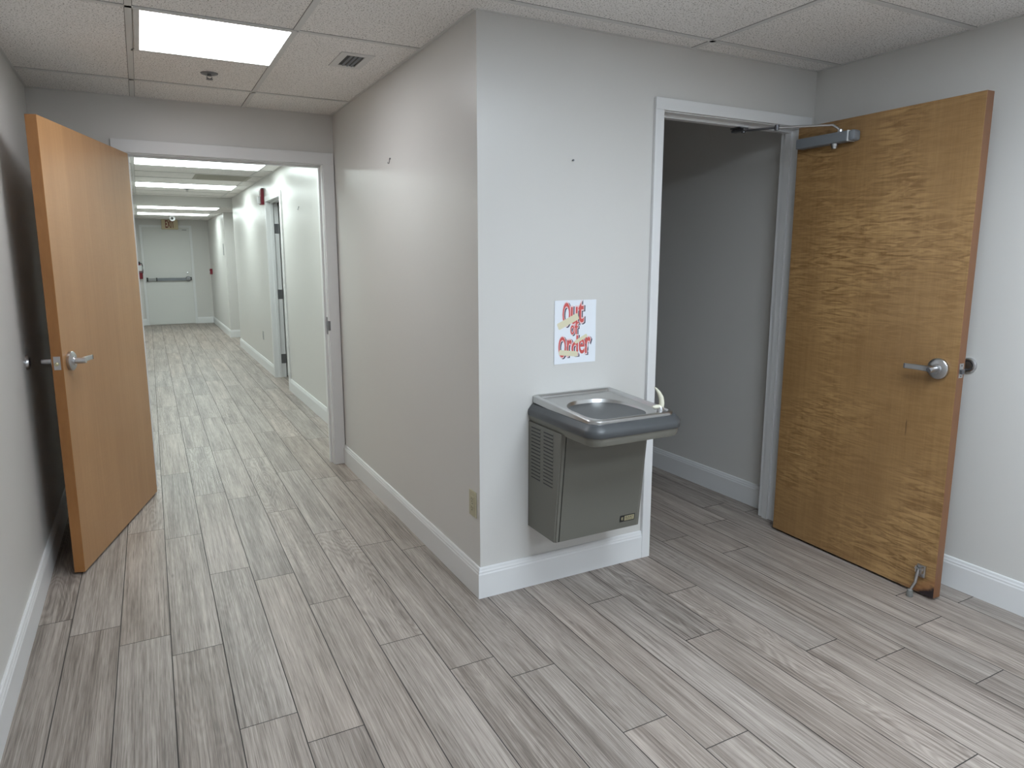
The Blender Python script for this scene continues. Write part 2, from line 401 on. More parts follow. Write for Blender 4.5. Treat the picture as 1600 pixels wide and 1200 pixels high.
# ---------------------------------------------------------------- walls
OX0, OX1, OZ = -0.024, 1.120, 2.0744      # clear opening to the corridor
RX0, RX1, RZ = 2.128, 3.035, 2.1133       # clear opening of the right doorway
LT = .02                                  # jamb liner
S('wall_left', [(XL-.12, YB, 0, XL, YH+.12, H)], 'wall', 'greige painted wall at the left edge')
S('wall_front', [(XL, YH, 0, OX0-LT, YH+.12, H), (OX0-LT, YH, OZ+LT, OX1+LT, YH+.12, H), (OX1+LT, YH, 0, XW+.12, YH+.12, H)], 'wall', 'wall with the doorway to the corridor')
S('wall_inner', [(XC, YC+.12, 0, XC+.12, YH, H)], 'wall', 'greige wall between corner and corridor doorway')
S('wall_middle', [(XC, YC, 0, RX0-LT, YC+.12, H), (RX0-LT, YC, RZ+LT, RX1+LT, YC+.12, H), (RX1+LT, YC, 0, XR, YC+.12, H)], 'wall', 'pale wall behind the drinking fountain')
S('wall_right', [(XR, YB, 0, XR+.12, YE+.12, H)], 'wall', 'wall behind the open brown door')
S('wall_back', [(XL-.12, YB-.12, 0, XR+.12, YB, H)], 'trim')  # unseen wall, kept whiter than the others to bounce fill light
S('wall_closet', [(XC+.12, YH+.001, 0, XR, YH+.12, H)], 'wall')
CD0, CD1, CZ = 7.79, 8.69, 2.105          # corridor door opening
ND0, ND1 = 4.98, 5.92
S('wall_corridor_right', [(XW, YH+.12, 0, XW+.12, ND0-LT, H), (XW, ND0-LT, CZ+LT, XW+.12, ND1+LT, H), (XW, ND1+LT, 0, XW+.12, CD0-LT, H),
                          (XW, CD0-LT, CZ+LT, XW+.12, CD1+LT, H), (XW, CD1+LT, 0, XW+.12, Y1, H)], 'wall', 'glossy right wall of the corridor')
S('wall_corridor_left', [(XWL-.12, YH+.12, 0, XWL, YE, H)], 'wall')
S('wall_far', [(XWL-.12, YE, 0, XR, YE+.12, H2)], 'wall', 'end wall of the corridor')
S('wall_far_right', [(XW, Y2+.12, 0, XW+.12, YE, H2), (XW, Y2, 0, XR, Y2+.12, H2)], 'wall', 'far stretch of corridor wall past the side passage')
S('wall_passage', [(XW+.12, Y1-.12, 0, XR, Y1, H)], 'wall')

# ---------------------------------------------------------------- baseboards
BP = [(0, 0), (.015, 0), (.015, .108), (.0125, .114), (.0125, .120), (.0095, .126), (.008, .134), (.005, .1377), (0, .1377)]
def base(name, pts, side, label=None):
    bm = NB(); sweep(bm, pts, BP, side); o = link(name, bm, 'trim', kind='structure')
    if label: o['label'] = label
base('baseboard_left', [(XL, YB), (XL, YH)], -1, 'white baseboard along the left wall')
base('baseboard_inner', [(XC, YH-.018), (XC, YC), (RX0-.052, YC)], -1, 'white baseboard wrapping the projecting corner')
base('baseboard_right', [(XR, YB), (XR, YC-.02)], 1, 'white baseboard behind the open brown door')
base('baseboard_closet', [(XR, YC+.125), (XR, YH)], 1)
base('baseboard_corridor', [(XW, ND1+.068), (XW, CD0-.068)], 1)
base('baseboard_corridor', [(XW, CD1+.068), (XW, Y1)], 1)
base('baseboard_far', [(XR, Y2), (XW, Y2), (XW, YE), (1.045, YE)], 1)
base('baseboard_far', [(XWL, YE), (0.03, YE)], -1)
base('baseboard_back', [(XL+.02, YB), (XR-.02, YB)], 1)

# ---------------------------------------------------------------- door frames
def frame_y(name, x0, x1, z, y0, y1, cw, cwr, label, stop_y, sides=(1, 1), legs=(1, 1)):
    """opening in a wall that runs along X, room face y0, back face y1"""
    bm = NB(); t = .018
    box(bm, x0-LT, y0-.002, 0, x0, y1+.002, z); box(bm, x1, y0-.002, 0, x1+LT, y1+.002, z); box(bm, x0-LT, y0-.002, z, x1+LT, y1+.002, z+LT)
    sw = .012
    box(bm, x0, stop_y, 0, x0+sw, stop_y+.035, z-sw, ); box(bm, x1-sw, stop_y, 0, x1, stop_y+.035, z-sw); box(bm, x0, stop_y, z-sw, x1, stop_y+.035, z)
    for s, (ya, yb) in enumerate(((y0-t, y0-.0005), (y1+.0005, y1+t))):
        if not sides[s]: continue
        o_ = .004
        box(bm, x0-cw, ya, 0, x0-o_, yb, z+o_, bev=.002)
        if legs[1]: box(bm, x1+o_, ya, 0, x1+cwr, yb, z+o_, bev=.002)
        box(bm, x0-cw, ya, z+o_, x1+cwr, yb, z+cw+ (.0 if cw > .06 else .004), bev=.002)
    o = link(name, bm, 'trim', kind='structure'); o['label'] = label; return o
f1 = frame_y('trim_2', OX0, OX1, OZ, YH, YH+.12, .079, .079, 'white casing around the corridor doorway', YH+.05)
bm = NB(); box(bm, OX1-.0015, YH+.008, .935, OX1+.001, YH+.046, 1.055); box(bm, OX1-.003, YH-.019, .965, OX1+.012, YH+.008, 1.03)
link('strike_plate', bm, 'hinge', f1)
f2 = frame_y('trim_3', RX0, RX1, RZ, YC, YC+.12, .052, .056, 'white casing around the doorway beside the fountain', YC+.052, sides=(1, 0))
def frame_x(name, y0, y1, z, x0, x1, cw, label, stop_x):
    bm = NB(); t = .018
    box(bm, x0-.002, y0-LT, 0, x1+.002, y0, z); box(bm, x0-.002, y1, 0, x1+.002, y1+LT, z); box(bm, x0-.002, y0-LT, z, x1+.002, y1+LT, z+LT)
    sw = .012
    box(bm, stop_x, y0, 0, stop_x+.03, y0+sw, z-sw); box(bm, stop_x, y1-sw, 0, stop_x+.03, y1, z-sw); box(bm, stop_x, y0, z-sw, stop_x+.03, y1, z)
    xa, xb = x0-t, x0-.0005
    box(bm, xa, y0-cw, 0, xb, y0-.004, z+.004, bev=.003); box(bm, xa, y1+.004, 0, xb, y1+cw, z+.004, bev=.003)
    box(bm, xa, y0-cw, z+.004, xb, y1+cw, z+cw, bev=.003)
    o = link(name, bm, 'trim', kind='structure'); o['label'] = label; return o
f3 = frame_x('trim_4', CD0, CD1, CZ, XW, XW+.12, .066, 'white casing around the side door in the corridor', XW+.035)
f4 = frame_x('trim_5', ND0, ND1, CZ, XW, XW+.12, .066, 'white casing of the near corridor side door', XW+.055)
bm = NB()
box(bm, .03, YE-.016, 0, .079, YE, 2.09); box(bm, .994, YE-.016, 0, 1.043, YE, 2.09); box(bm, .03, YE-.016, 2.09, 1.043, YE, 2.14)
tag(link('trim_6', bm, 'trim', kind='structure'), 'white frame around the exit door at the corridor end')

# ---------------------------------------------------------------- lever sets
def lever_set(parent, s, z, face, out, toward, keyed=False):
    """rose + neck + lever on one face of a door (local coords: x along door, y through)"""
    bm = NB()
    lathe(bm, (s, face, z), (0, out, 0), [(.0425, 0), (.0435, .002), (.0435, .013), (.040, .0165), (.030, .0185), (.021, .0195), (.019, .0245)])
    rose = link('rose', bm, 'chrome', parent, smooth=True)
    bm = NB()
    lathe(bm, (s, face+out*.020, z), (0, out, 0), [(.0135, 0), (.0135, .034), (.0125, .045), (.0115, .048)], seg=28)
    n = 9; pts = []; secs = []
    for i in range(n):
        q = i/(n-1); x = s+toward*(.000+.118*q); yy = face+out*(.052-.006*math.sin(q*math.pi)); secs.append((x, yy, .0125-.002*q, .0075-.004*q))
    rings = []
    for x, yy, hz, hy in secs:
        rings.append([bm.verts.new((x, yy+dy*hy, z+dz*hz)) for dy, dz in ((-1, -.8), (-.6, -1), (.6, -1), (1, -.8), (1, .8), (.6, 1), (-.6, 1), (-1, .8))])
    for A, B in zip(rings, rings[1:]):
        for k in range(8): bm.faces.new((A[k], A[(k+1) % 8], B[(k+1) % 8], B[k]))
    bm.faces.new(rings[0][::-1]); bm.faces.new(rings[-1])
    lv = link('lever_handle', bm, 'chrome', parent, smooth=True)
    bm = NB(); box(bm, s+toward*.1175-.002, face+out*.049, z-.010, s+toward*.1175+.003, face+out*.056, z+.010)
    link('lever_tip', bm, 'dark_metal', lv)
    if keyed:
        bm = NB(); lathe(bm, (s, face+out*.066, z), (0, out, 0), [(.0105, 0), (.0105, .004), (.009, .006)], seg=20)
        box(bm, s-.001, min(face+out*.0715, face+out*.0725), z-.005, s+.001, max(face+out*.0715, face+out*.0725), z+.005)
        link('key_cylinder', bm, 'dark_metal', lv, smooth=True)

def door_leaf(name, w, z0, z1, th, tsign, face_m, edge_m, parent):
    bm = NB(); ya, yb = (0, th) if tsign > 0 else (-th, 0)
    box(bm, 0, ya, z0, w, yb, z1, bev=.0015)
    for f in bm.faces: f.material_index = 0 if abs(f.normal.y) > .9 else 1
    bm.normal_update()
    for f in bm.faces: f.material_index = 0 if abs(f.normal.y) > .9 else 1
    return link(name, bm, [face_m, edge_m], parent)

# ---- left door (opened against the left wall)
d1 = empty('door_1', (-.0168, 4.6885, 0), math.atan2(-1.0922, -.3226))
tag(d1, 'open pale maple door with lever handle near the left wall', 'door', kind='structure')
W1 = 1.139; ZL = 1.002
door_leaf('door_leaf', W1, .012, 2.062, .046, -1, 'veneer_a', 'edge_a', d1)
lever_set(d1, W1-.073, ZL, 0, 1, -1); lever_set(d1, W1-.073, ZL, -.046, -1, -1)
bm = NB(); box(bm, W1-.001, -.037, ZL-.030, W1+.0015, -.009, ZL+.030, bev=.0005); lp = link('latch_plate', bm, 'chrome', d1)
bm = NB(); lathe(bm, (W1, -.023, ZL-.004), (1, 0, 0), [(.0085, 0), (.0085, .009), (.006, .012), (0, .0125)], seg=20); link('latch_bolt', bm, 'brass', lp, smooth=True)
for z in (.25, 1.05, 1.83):
    bm = NB(); cyl(bm, (-.006, -.050, z-.055), (-.006, -.050, z+.055), .007, seg=16); box(bm, -.0035, -.046, z-.055, -.0005, -.008, z+.055)
    link('hinge', bm, 'hinge', d1)

# ---- right door (figured veneer)
d2 = empty('door_2', (2.940, 2.463, 0), math.atan2(-.881, -.029))
tag(d2, 'open brown figured-wood door with closer and scorched bottom corner', 'door', kind='structure')
W2 = .885; ZR = 1.008
door_leaf('door_leaf', W2, .012, 2.098, .046, 1, 'veneer_b', 'edge_b', d2)
lever_set(d2, W2-.075, ZR, 0, -1, -1, keyed=True); lever_set(d2, W2-.075, ZR, .046, 1, -1)
bm = NB(); box(bm, W2-.001, .010, ZR-.030, W2+.0015, .036, ZR+.030, bev=.0005); lp = link('latch_plate', bm, 'chrome', d2)
bm = NB(); box(bm, W2+.001, .014, ZR-.014, W2+.012, .030, ZR+.006, bev=.003); box(bm, W2+.001, .020, ZR+.018, W2+.0025, .026, ZR+.024)
box(bm, W2+.001, .020, ZR-.026, W2+.0025, .026, ZR-.020); link('latch_bolt', bm, 'dark_metal', lp)
for z in (.25, 1.05, 1.86):
    bm = NB(); cyl(bm, (-.006, .052, z-.055), (-.006, .052, z+.055), .007, seg=16); box(bm, -.0035, .008, z-.055, -.0005, .046, z+.055)
    link('hinge', bm, 'hinge', d2)
# closer
bm = NB(); box(bm, .030, -.050, 1.988, .318, 0, 2.036, bev=.006); cl = link('door_closer', bm, 'alu', d2)
bm = NB(); box(bm, .3185, -.0505, 1.9875, .3215, 0, 2.0365, bev=.0005); link('end_ring', bm, 'white', cl)
bm = NB(); box(bm, .322, -.050, 1.988, .352, 0, 2.036, bev=.010); link('end_cap', bm, 'alu', cl)
bm = NB(); lathe(bm, (.236, -.026, 1.990), (0, 0, -1), [(.016, 0), (.016, .010), (.0125, .018), (.012, .024), (.009, .026)], seg=24); link('spring_nut', bm, 'chrome', cl, smooth=True)
def loc(p):   # world -> door_2 local
    return (Matrix.Translation((2.940, 2.463, 0)) @ Matrix.Rotation(math.atan2(-.881, -.029), 4, 'Z')).inverted() @ Vector(p)
piv = Vector((.262, -.026, 2.036))
bm = NB(); cyl(bm, piv, piv+Vector((0, 0, .012)), .012, seg=20); el = loc((2.742, 2.425, 2.078))
tube(bm, [piv+Vector((0, 0, .010)), piv+Vector((-.006, -.004, .016)), piv.lerp(el, .12)+Vector((0, 0, .030)), piv.lerp(el, .18)+Vector((0, 0, .028)), el], .0055, seg=10)
link('closer_arm', bm, 'chrome', cl, smooth=True)
br = loc((2.690, 2.585, 2.084))
bm = NB(); cyl(bm, el-Vector((0, 0, .012)), el+Vector((0, 0, .012)), .011, seg=20); tube(bm, [el, el.lerp(br, .5), br], .0055, seg=10)
cyl(bm, br-Vector((0, 0, .010)), br+Vector((0, 0, .012)), .010, seg=18); link('forearm', bm, 'dark_metal', cl, smooth=True)
# kick-down stop
bm = NB(); box(bm, .808, -.012, .090, .846, 0, .145, bev=.003); box(bm, .812, -.028, .112, .818, -.01, .140); box(bm, .836, -.028, .112, .842, -.01, .140)
cyl(bm, (.808, -.022, .128), (.846, -.022, .128), .0045, seg=12); ks = link('kick_stop', bm, 'chrome', d2)
ft = loc((2.869, 1.655, 0))
bm = NB(); tube(bm, [(.826, -.022, .126), (.822, -.026, .105), Vector((.826, -.022, .1)).lerp(ft, .45)+Vector((.003, .0, .012)), Vector((ft.x, ft.y, .028))], [.0065, .0075, .006, .0055], seg=12)
link('stop_arm', bm, 'chrome', ks, smooth=True)
bm = NB(); lathe(bm, (ft.x, ft.y, .0), (0, 0, 1), [(.013, 0), (.0145, .004), (.0135, .012), (.011, .030), (.008, .033)], seg=24); link('rubber_foot', bm, 'foot_grey', ks, smooth=True)
# bracket on the frame
bm = NB(); box(bm, 2.655, 2.578, RZ-.018, 2.715, 2.640, RZ-.0125); box(bm, 2.672, 2.565, RZ-.032, 2.705, 2.650, RZ-.018, bev=.003)
link('closer_bracket', bm, 'dark_metal', f2)
bm = NB()
cyl(bm, (3.034, 2.54, 1.975), (3.031, 2.54, 1.975), .006, seg=16)
link('screw_cap', bm, 'white', f2)

# ---- exit door at the corridor end
d3 = empty('door_3', (.081, YE, 0)); tag(d3, 'closed white exit door with panic bar at the corridor end', 'door', kind='structure')
bm = NB(); box(bm, 0, -.012, .010, .911, 0.002, 2.085, bev=.002); link('door_leaf', bm, 'whitedoor', d3)
bm = NB(); box(bm, .205, -.075, .955, .80, -.045, 1.015, bev=.004); pb = link('panic_bar', bm, 'alu', d3)
bm = NB(); box(bm, .018, -.080, .960, .195, -.012, 1.010, bev=.004); link('bar_housing', bm, 'ceiling_back', pb)
bm = NB(); box(bm, .012, -.085, .945, .040, -.012, 1.025, bev=.003); box(bm, .190, -.080, .948, .215, -.012, 1.022, bev=.003); box(bm, .862, -.06, .96, .892, -.012, 1.03, bev=.003); link('end_bracket', bm, 'black', pb)
bm = NB(); lathe(bm, (.826, -.012, .992), (0, -1, 0), [(.055, 0), (.055, .05), (.045, .07), (.02, .075)], seg=28); link('latch_case', bm, 'hinge', pb, smooth=True)
bm = NB(); lathe(bm, (.826, -.012, 1.118), (0, -1, 0), [(.022, 0), (.02, .015), (.01, .018)], seg=20); link('lock_cylinder', bm, 'chrome', d3, smooth=True)
bm = NB(); box(bm, .77, -.03, 2.035, .86, -.012, 2.052); link('door_contact', bm, 'ceiling_back', d3)
# ---- open side door in the corridor: leaf swung into the side room, three hinges on the far jamb
d4 = empty('door_4', (XW+.112, CD1, 0)); tag(d4, 'side door in the corridor opened inward, three hinges showing', 'door', kind='structure')
bm = NB(); box(bm, .022, .002, .012, .90, .046, CZ-.006, bev=.002); link('door_leaf', bm, 'whitedoor', d4)
for z in (.23, 1.02, 1.80):
    bm = NB(); box(bm, -.044, -.0025, z-.057, .004, -.0005, z+.057); cyl(bm, (.010, -.004, z-.057), (.010, -.004, z+.057), .006, seg=14)
    link('hinge', bm, 'hinge', d4)
# ---- near corridor side door, shut
d5 = empty('door_5', (XW+.012, ND0, 0)); tag(d5, 'closed white side door just beyond the corridor doorway', 'door', kind='structure')
bm = NB(); box(bm, .0, .003, .012, .042, ND1-ND0-.003, CZ-.003, bev=.002); link('door_leaf', bm, 'whitedoor', d5)
bm = NB(); lathe(bm, (0, .07, 1.0), (-1, 0, 0), [(.03, 0), (.03, .008), (.012, .012), (.012, .035), (.026, .045), (.026, .06), (.012, .068)], seg=24); link('door_knob', bm, 'chrome', d5, smooth=True)

# ---------------------------------------------------------------- ceiling lights
def troffer(name, x0, y0, x1, y1, z, mat, label, group=None):
    cx, cy = (x0+x1)/2, (y0+y1)/2; t = empty(name, (cx, cy, z)); hx, hy = (x1-x0)/2, (y1-y0)/2; fr = .020
    bm = NB()
    box(bm, -hx, -hy, -.008, -hx+fr, hy, 0); box(bm, hx-fr, -hy, -.008, hx, hy, 0); box(bm, -hx+fr, -hy, -.008, hx-fr, -hy+fr, 0); box(bm, -hx+fr, hy-fr, -.008, hx-fr, hy, 0)
    link('frame', bm, 'tbar', t)
    bm = NB(); box(bm, -hx+fr+.001, -hy+fr+.001, -.006, hx-fr-.001, hy-fr-.001, -.0005); link('diffuser', bm, mat, t)
    tag(t, label, 'ceiling light', group); return t
troffer('ceiling_light', .050, 3.094, .649, 3.704, H, 'nook_glow', 'square ceiling light near the corner, above the pale door')
HL = ['first long corridor light beyond the doorway, largest strip seen', 'second corridor light, just before the ceiling steps down',
      'first light under the lowered ceiling, past the bulkhead', 'last corridor light, nearest the exit sign and camera']
for (ya, yb, z), lb in zip(((7.50, 8.11, H), (9.95, 10.60, H), (12.29, 12.92, H2), (14.13, 14.80, H2)), HL):
    troffer('ceiling_light', .004, ya, 1.225, yb, z, 'hall_glow', lb, 'long corridor ceiling lights')
troffer('ceiling_light', .004, 5.08, 1.225, 5.69, H, 'hall_glow', 'corridor light directly behind the doorway header', 'long corridor ceiling lights')
troffer('ceiling_light', 1.075, 0.525, 2.267, 1.125, H, 'room_glow', 'main room light nearest the fountain wall', 'main room ceiling lights')
troffer('ceiling_light', 1.075, -0.732, 2.267, -0.132, H, 'room_glow', 'unseen fill light added to the main room, between the other two', 'main room ceiling lights')  # this fixture and the next are added behind the camera for fill
troffer('ceiling_light', 1.075, -2.617, 2.267, -2.017, H, 'room_glow', 'unseen fill light added to the main room, farthest behind the viewer', 'main room ceiling lights')

# vents, sprinklers
t = empty('ceiling_vent', (.968, 3.435, H)); tag(t, 'small square air vent with dark slots in the ceiling', 'vent')
bm = NB(); a, b_ = .078, .128; i0, i1 = .042, .092
box(bm, -a, -b_, -.005, -i0, b_, 0, bev=.001); box(bm, i0, -b_, -.005, a, b_, 0, bev=.001); box(bm, -i0, -b_, -.005, i0, -i1, 0); box(bm, -i0, i1, -.005, i0, b_, 0)
link('frame', bm, 'tbar', t)
bm = NB(); box(bm, -i0, -i1, -.0012, i0, i1, -.0002); link('backing', bm, 'black', t)
bm = NB()
for k in range(3):
    x = -.021+.021*k
    prism(bm, [(x-.001, -.0012), (x+.001, -.0012), (x+.006, -.007), (x+.004, -.007)], lambda p, y: (p[0], y, p[1]), -i1, i1)
link('slats', bm, 'alu', t)
t = empty('ceiling_vent', (.934, 9.07, H)); tag(t, 'dull square return grille in the corridor ceiling', 'vent')
bm = NB(); box(bm, -.305, -.27, -.006, .305, .27, 0, bev=.002); link('frame', bm, 'grille', t)
bm = NB()
for k in range(14): box(bm, -.27, -.24+.035*k, -.008, .27, -.222+.035*k, -.006)
link('slats', bm, 'grille', t)
def sprinkler(x, y, z, lb):
    t = empty('fire_sprinkler', (x, y, z)); tag(t, lb, 'sprinkler', 'ceiling fire sprinklers')
    bm = NB(); lathe(bm, (0, 0, 0), (0, 0, -1), [(.043, 0), (.041, .004), (.026, .008), (.020, .005)], seg=28); link('escutcheon', bm, 'hinge', t, smooth=True)
    bm = NB(); cyl(bm, (0, 0, 0), (0, 0, -.014), .010, seg=16)
    for s in (-1, 1): tube(bm, [(0.008*s, 0, -.011), (.013*s, 0, -.020), (.004*s, 0, -.028)], .0025, seg=8)
    link('frame', bm, 'dark_metal', t)
    bm = NB(); cyl(bm, (0, 0, -.028), (0, 0, -.0305), .016, .017, seg=20); link('deflector', bm, 'dark_metal', t)
sprinkler(.387, 4.006, H, 'fire sprinkler in the tile before the corridor doorway')
sprinkler(.648, 7.36, H, 'fire sprinkler in front of the first corridor light')
sprinkler(.652, 10.76, H, 'fire sprinkler behind the second corridor light')

# ---------------------------------------------------------------- drinking fountain
def rr(x0, x1, y0, y1, rf, rb, n=10):
    """rounded rectangle, CCW, front corners (low y) radius rf, back corners rb"""
    pts = []
    for cx, cy, r, a0 in ((x0+rf, y0+rf, rf, 180), (x1-rf, y0+rf, rf, 270), (x1-rb, y1-rb, rb, 0), (x0+rb, y1-rb, rb, 90)):
        for i in range(n+1):
            a = math.radians(a0+90*i/n); pts.append((cx+r*math.cos(a), cy+r*math.sin(a)))
    return pts
def loft(bm, loops, cap0=True, cap1=True):
    L = [[bm.verts.new(p) for p in lp] for lp in loops]; n = len(L[0])
    for A, B in zip(L, L[1:]):
        for i in range(n): bm.faces.new((A[i], A[(i+1) % n], B[(i+1) % n], B[i]))
    if cap0: bm.faces.new(L[0][::-1])
    if cap1: bm.faces.new(L[-1])
FX0, FX1 = 1.440, 1.884
YW = YC-.001
ftn = empty('drinking_fountain', ((FX0+FX1)/2, YW, 0)); tag(ftn, 'wall-mounted grey drinking fountain with stainless basin below paper sign', 'drinking fountain')
OX, OY = (FX0+FX1)/2, YW
def lf(bm):
    for v in bm.verts: v.co.x -= OX; v.co.y -= OY
    return bm
# cabinet
bm = NB()
yf0, yf1 = 2.304, 2.254
poly = [(YW, .287), (yf0, .287), (yf1, .765), (YW, .765)]
prism(bm, poly, lambda p, x: (x, p[0], p[1]), FX0, FX1)
bmesh.ops.bevel(bm, geom=[e for e in bm.edges if (e.verts[0].co.y < 2.31 and e.verts[1].co.y < 2.31 and abs(e.verts[0].co.z-e.verts[1].co.z) > .1)], offset=.006, segments=3, affect='EDGES')
# raised louvre hoods on the left side
for (ya, yb) in ((2.502, 2.424), (2.400, 2.322)):
    for k in range(15):
        z = .748-.0158*k
        prism(bm, [(FX0, z+.0045), (FX0-.003, z+.0005), (FX0-.003, z-.0005), (FX0, z-.0002)], lambda p, y: (p[0], y, p[1]), min(ya, yb), max(ya, yb))
link('cabinet', lf(bm), 'tan', ftn)
bm = NB()
for (ya, yb) in ((2.502, 2.424), (2.400, 2.322)):
    for k in range(15):
        z = .748-.0158*k; box(bm, FX0-.0008, min(ya, yb)+.002, z-.0065, FX0+.002, max(ya, yb)-.002, z-.0005)
link('louvre_slots', lf(bm), 'black', ftn)
# front panel
def fy(z): return yf0+(yf1-yf0)*(z-.287)/(.765-.287)
bm = NB()
for z0, z1 in ((.290, .765),):
    vs = [bm.verts.new((x, fy(z)+dy, z)) for x in (FX0+.021, FX1-.021) for z in (z0, z1) for dy in (-.0035, .001)]
    for q in ((0, 1, 3, 2), (4, 6, 7, 5), (0, 4, 5, 1), (2, 3, 7, 6), (0, 2, 6, 4), (1, 5, 7, 3)): bm.faces.new([vs[i] for i in q])
fp = link('front_panel', lf(bm), 'panel', ftn)
bm = NB()
for x in (FX0+.0185, FX1-.0205):
    bm = NB()
    vs = [bm.verts.new((xx, fy(z)+dy, z)) for xx in (x, x+.002) for z in (.288, .765) for dy in (-.0008, .001)]
    for q in ((0, 1, 3, 2), (4, 6, 7, 5), (0, 4, 5, 1), (2, 3, 7, 6), (0, 2, 6, 4), (1, 5, 7, 3)): bm.faces.new([vs[i] for i in q])
    link('panel_seam', lf(bm), 'black', ftn)
# badge
def bp_(u, v, w): z = .3195+v; return (1.770+u-OX, fy(z)-.0035-w-OY, z)
def bbox(bm, u0, v0, u1, v1, w0, w1):
    vs = [bm.verts.new(bp_(u, v, w)) for u in (u0, u1) for v in (v0, v1) for w in (w0, w1)]
    for q in ((0, 1, 3, 2), (4, 6, 7, 5), (0, 4, 5, 1), (2, 3, 7, 6), (0, 2, 6, 4), (1, 5, 7, 3)): bm.faces.new([vs[i] for i in q])
bm = NB(); bbox(bm, 0, 0, .080, .030, 0, .0015); bd = link('badge', bm, 'black', ftn)
bm = NB(); bbox(bm, .024, .004, .076, .026, .0015, .0020); link('badge_plate', bm, 'brass', bd)
bm = NB(); add_text(bm, 'ELKAY', .0, (.030, .013, .071, .023), bp_, .0020, .0023); bbox(bm, .030, .008, .071, .0095, .0020, .0022); link('badge_lettering', bm, 'black', bd)
bm = NB(); add_text(bm, 'E', .02, (.008, .009, .017, .021), bp_, .0015, .0019); link('badge_emblem', bm, 'brass', bd)
# shroud below the bumper
bm = NB()
RX = (1.436, 1.900, 2.042)
def ring(ins, z, rf=.065, x0=RX[0], x1=RX[1], y0=RX[2]): return [(x, y, z) for x, y in rr(x0+ins, x1-ins, y0+ins, YW, max(.006, rf-ins), .004)]
loft(bm, [ring(.030, .752, .07), ring(.014, .758, .068), ring(.008, .775, .066), ring(.006, .797, .066)])
link('shroud', lf(bm), 'tan', ftn, smooth=True)
bm = NB()
loft(bm, [ring(.010, .790), ring(.002, .791), ring(0, .795), ring(-.001, .806), ring(0, .816), ring(.003, .820), ring(.017, .837), ring(.021, .8395), ring(.030, .841)])
link('bumper_rim', lf(bm), 'bumper', ftn, smooth=True)
# stainless top
def zt(y): return .853+(y-2.06)*.050
SX0, SX1, SY0, SY1 = 1.462, 1.868, 2.072, YW
def sring(ix0, ix1, iy0, iy1, dz, rf, rb): return [(x, y, zt(y)+dz) for x, y in rr(SX0+ix0, SX1-ix1, SY0+iy0, SY1-iy1, rf, rb)]
def uring(i, dz, rf, rb): return sring(i, i, i, i, dz, rf, rb)
bm = NB()
def bowl(k, dz): # interpolate between deck loop and bowl bottom
    x0, x1, y0, y1, rf, rb = [a+(b-a)*k for a, b in zip((1.507, 1.803, 2.098, 2.425, .11, .13), (1.630, 1.690, 2.215, 2.285, .03, .03))]
    return [(x, y, zt(2.2)+dz) for x, y in rr(x0, x1, y0, y1, rf, rb)]
def bowl0(g, dz):
    return [(x, y, zt(y)+dz) for x, y in rr(1.507-g, 1.803+g, 2.098-g, 2.425+g, .11+g, .13+g)]
loops = [uring(-.002, -.030, .045, .006), uring(-.002, -.004, .045, .006), uring(.001, .0, .043, .008), uring(.006, .002, .040, .010), uring(.013, .001, .034, .012),
         uring(.018, -.004, .030, .014), uring(.022, -.011, .026, .016), sring(.024, .026, .024, .028, -.0125, .024, .018),
         bowl0(.004, -.0128), bowl0(-.003, -.0145), bowl(.06, -.0185), bowl(.14, -.0245), bowl(.25, -.0305), bowl(.40, -.0360), bowl(.60, -.0405), bowl(.80, -.0430), bowl(1.0, -.0440)]
for lp in loops:
    for i, p in enumerate(lp): lp[i] = (p[0], min(p[1], YW), p[2])
loft(bm, loops)
link('basin', lf(bm), 'steel', ftn, smooth=True)
bm = NB(); lathe(bm, (1.660-OX, 2.250-OY, zt(2.2)-.0442), (0, 0, 1), [(.020, 0), (.020, .002), (.016, .0028), (.006, .001)], seg=24); link('drain', bm, 'chrome', ftn, smooth=True)
# bubbler
bx, by = 1.805, 2.098; bz = zt(by)-.012
bm = NB(); lathe(bm, (bx-OX, by-OY, bz), (0, 0, 1), [(.022, 0), (.022, .004), (.014, .008), (.0125, .028), (.010, .032)], seg=28); bub = link('bubbler', bm, 'chrome', ftn, smooth=True)
bm = NB()
P_ = [(bx+.004, by, bz+.020), (bx+.007, by, bz+.045), (bx+.004, by+.002, bz+.068), (bx-.006, by+.004, bz+.088), (bx-.019, by+.006, bz+.104), (bx-.027, by+.007, bz+.112)]
tube(bm, [(p[0]-OX, p[1]-OY, p[2]) for p in P_], [.010, .011, .0105, .008, .0045, .0015], seg=14, flat=1.0, upv=(0, 1, 0))
P_ = [(bx+.002, by, bz+.030), (bx-.012, by+.002, bz+.032), (bx-.026, by+.004, bz+.030), (bx-.036, by+.005, bz+.034)]
tube(bm, [(p[0]-OX, p[1]-OY, p[2]) for p in P_], [.009, .0085, .007, .004], seg=12, upv=(0, 1, 0))
link('mouth_guard', bm, 'cream', bub, smooth=True)
bm = NB(); lathe(bm, (1.846-OX, 2.118-OY, zt(2.118)-.013), (0, 0, 1), [(.0145, 0), (.0145, .004), (.012, .007), (.004, .008)], seg=24); link('push_button', bm, 'chrome', ftn, smooth=True)

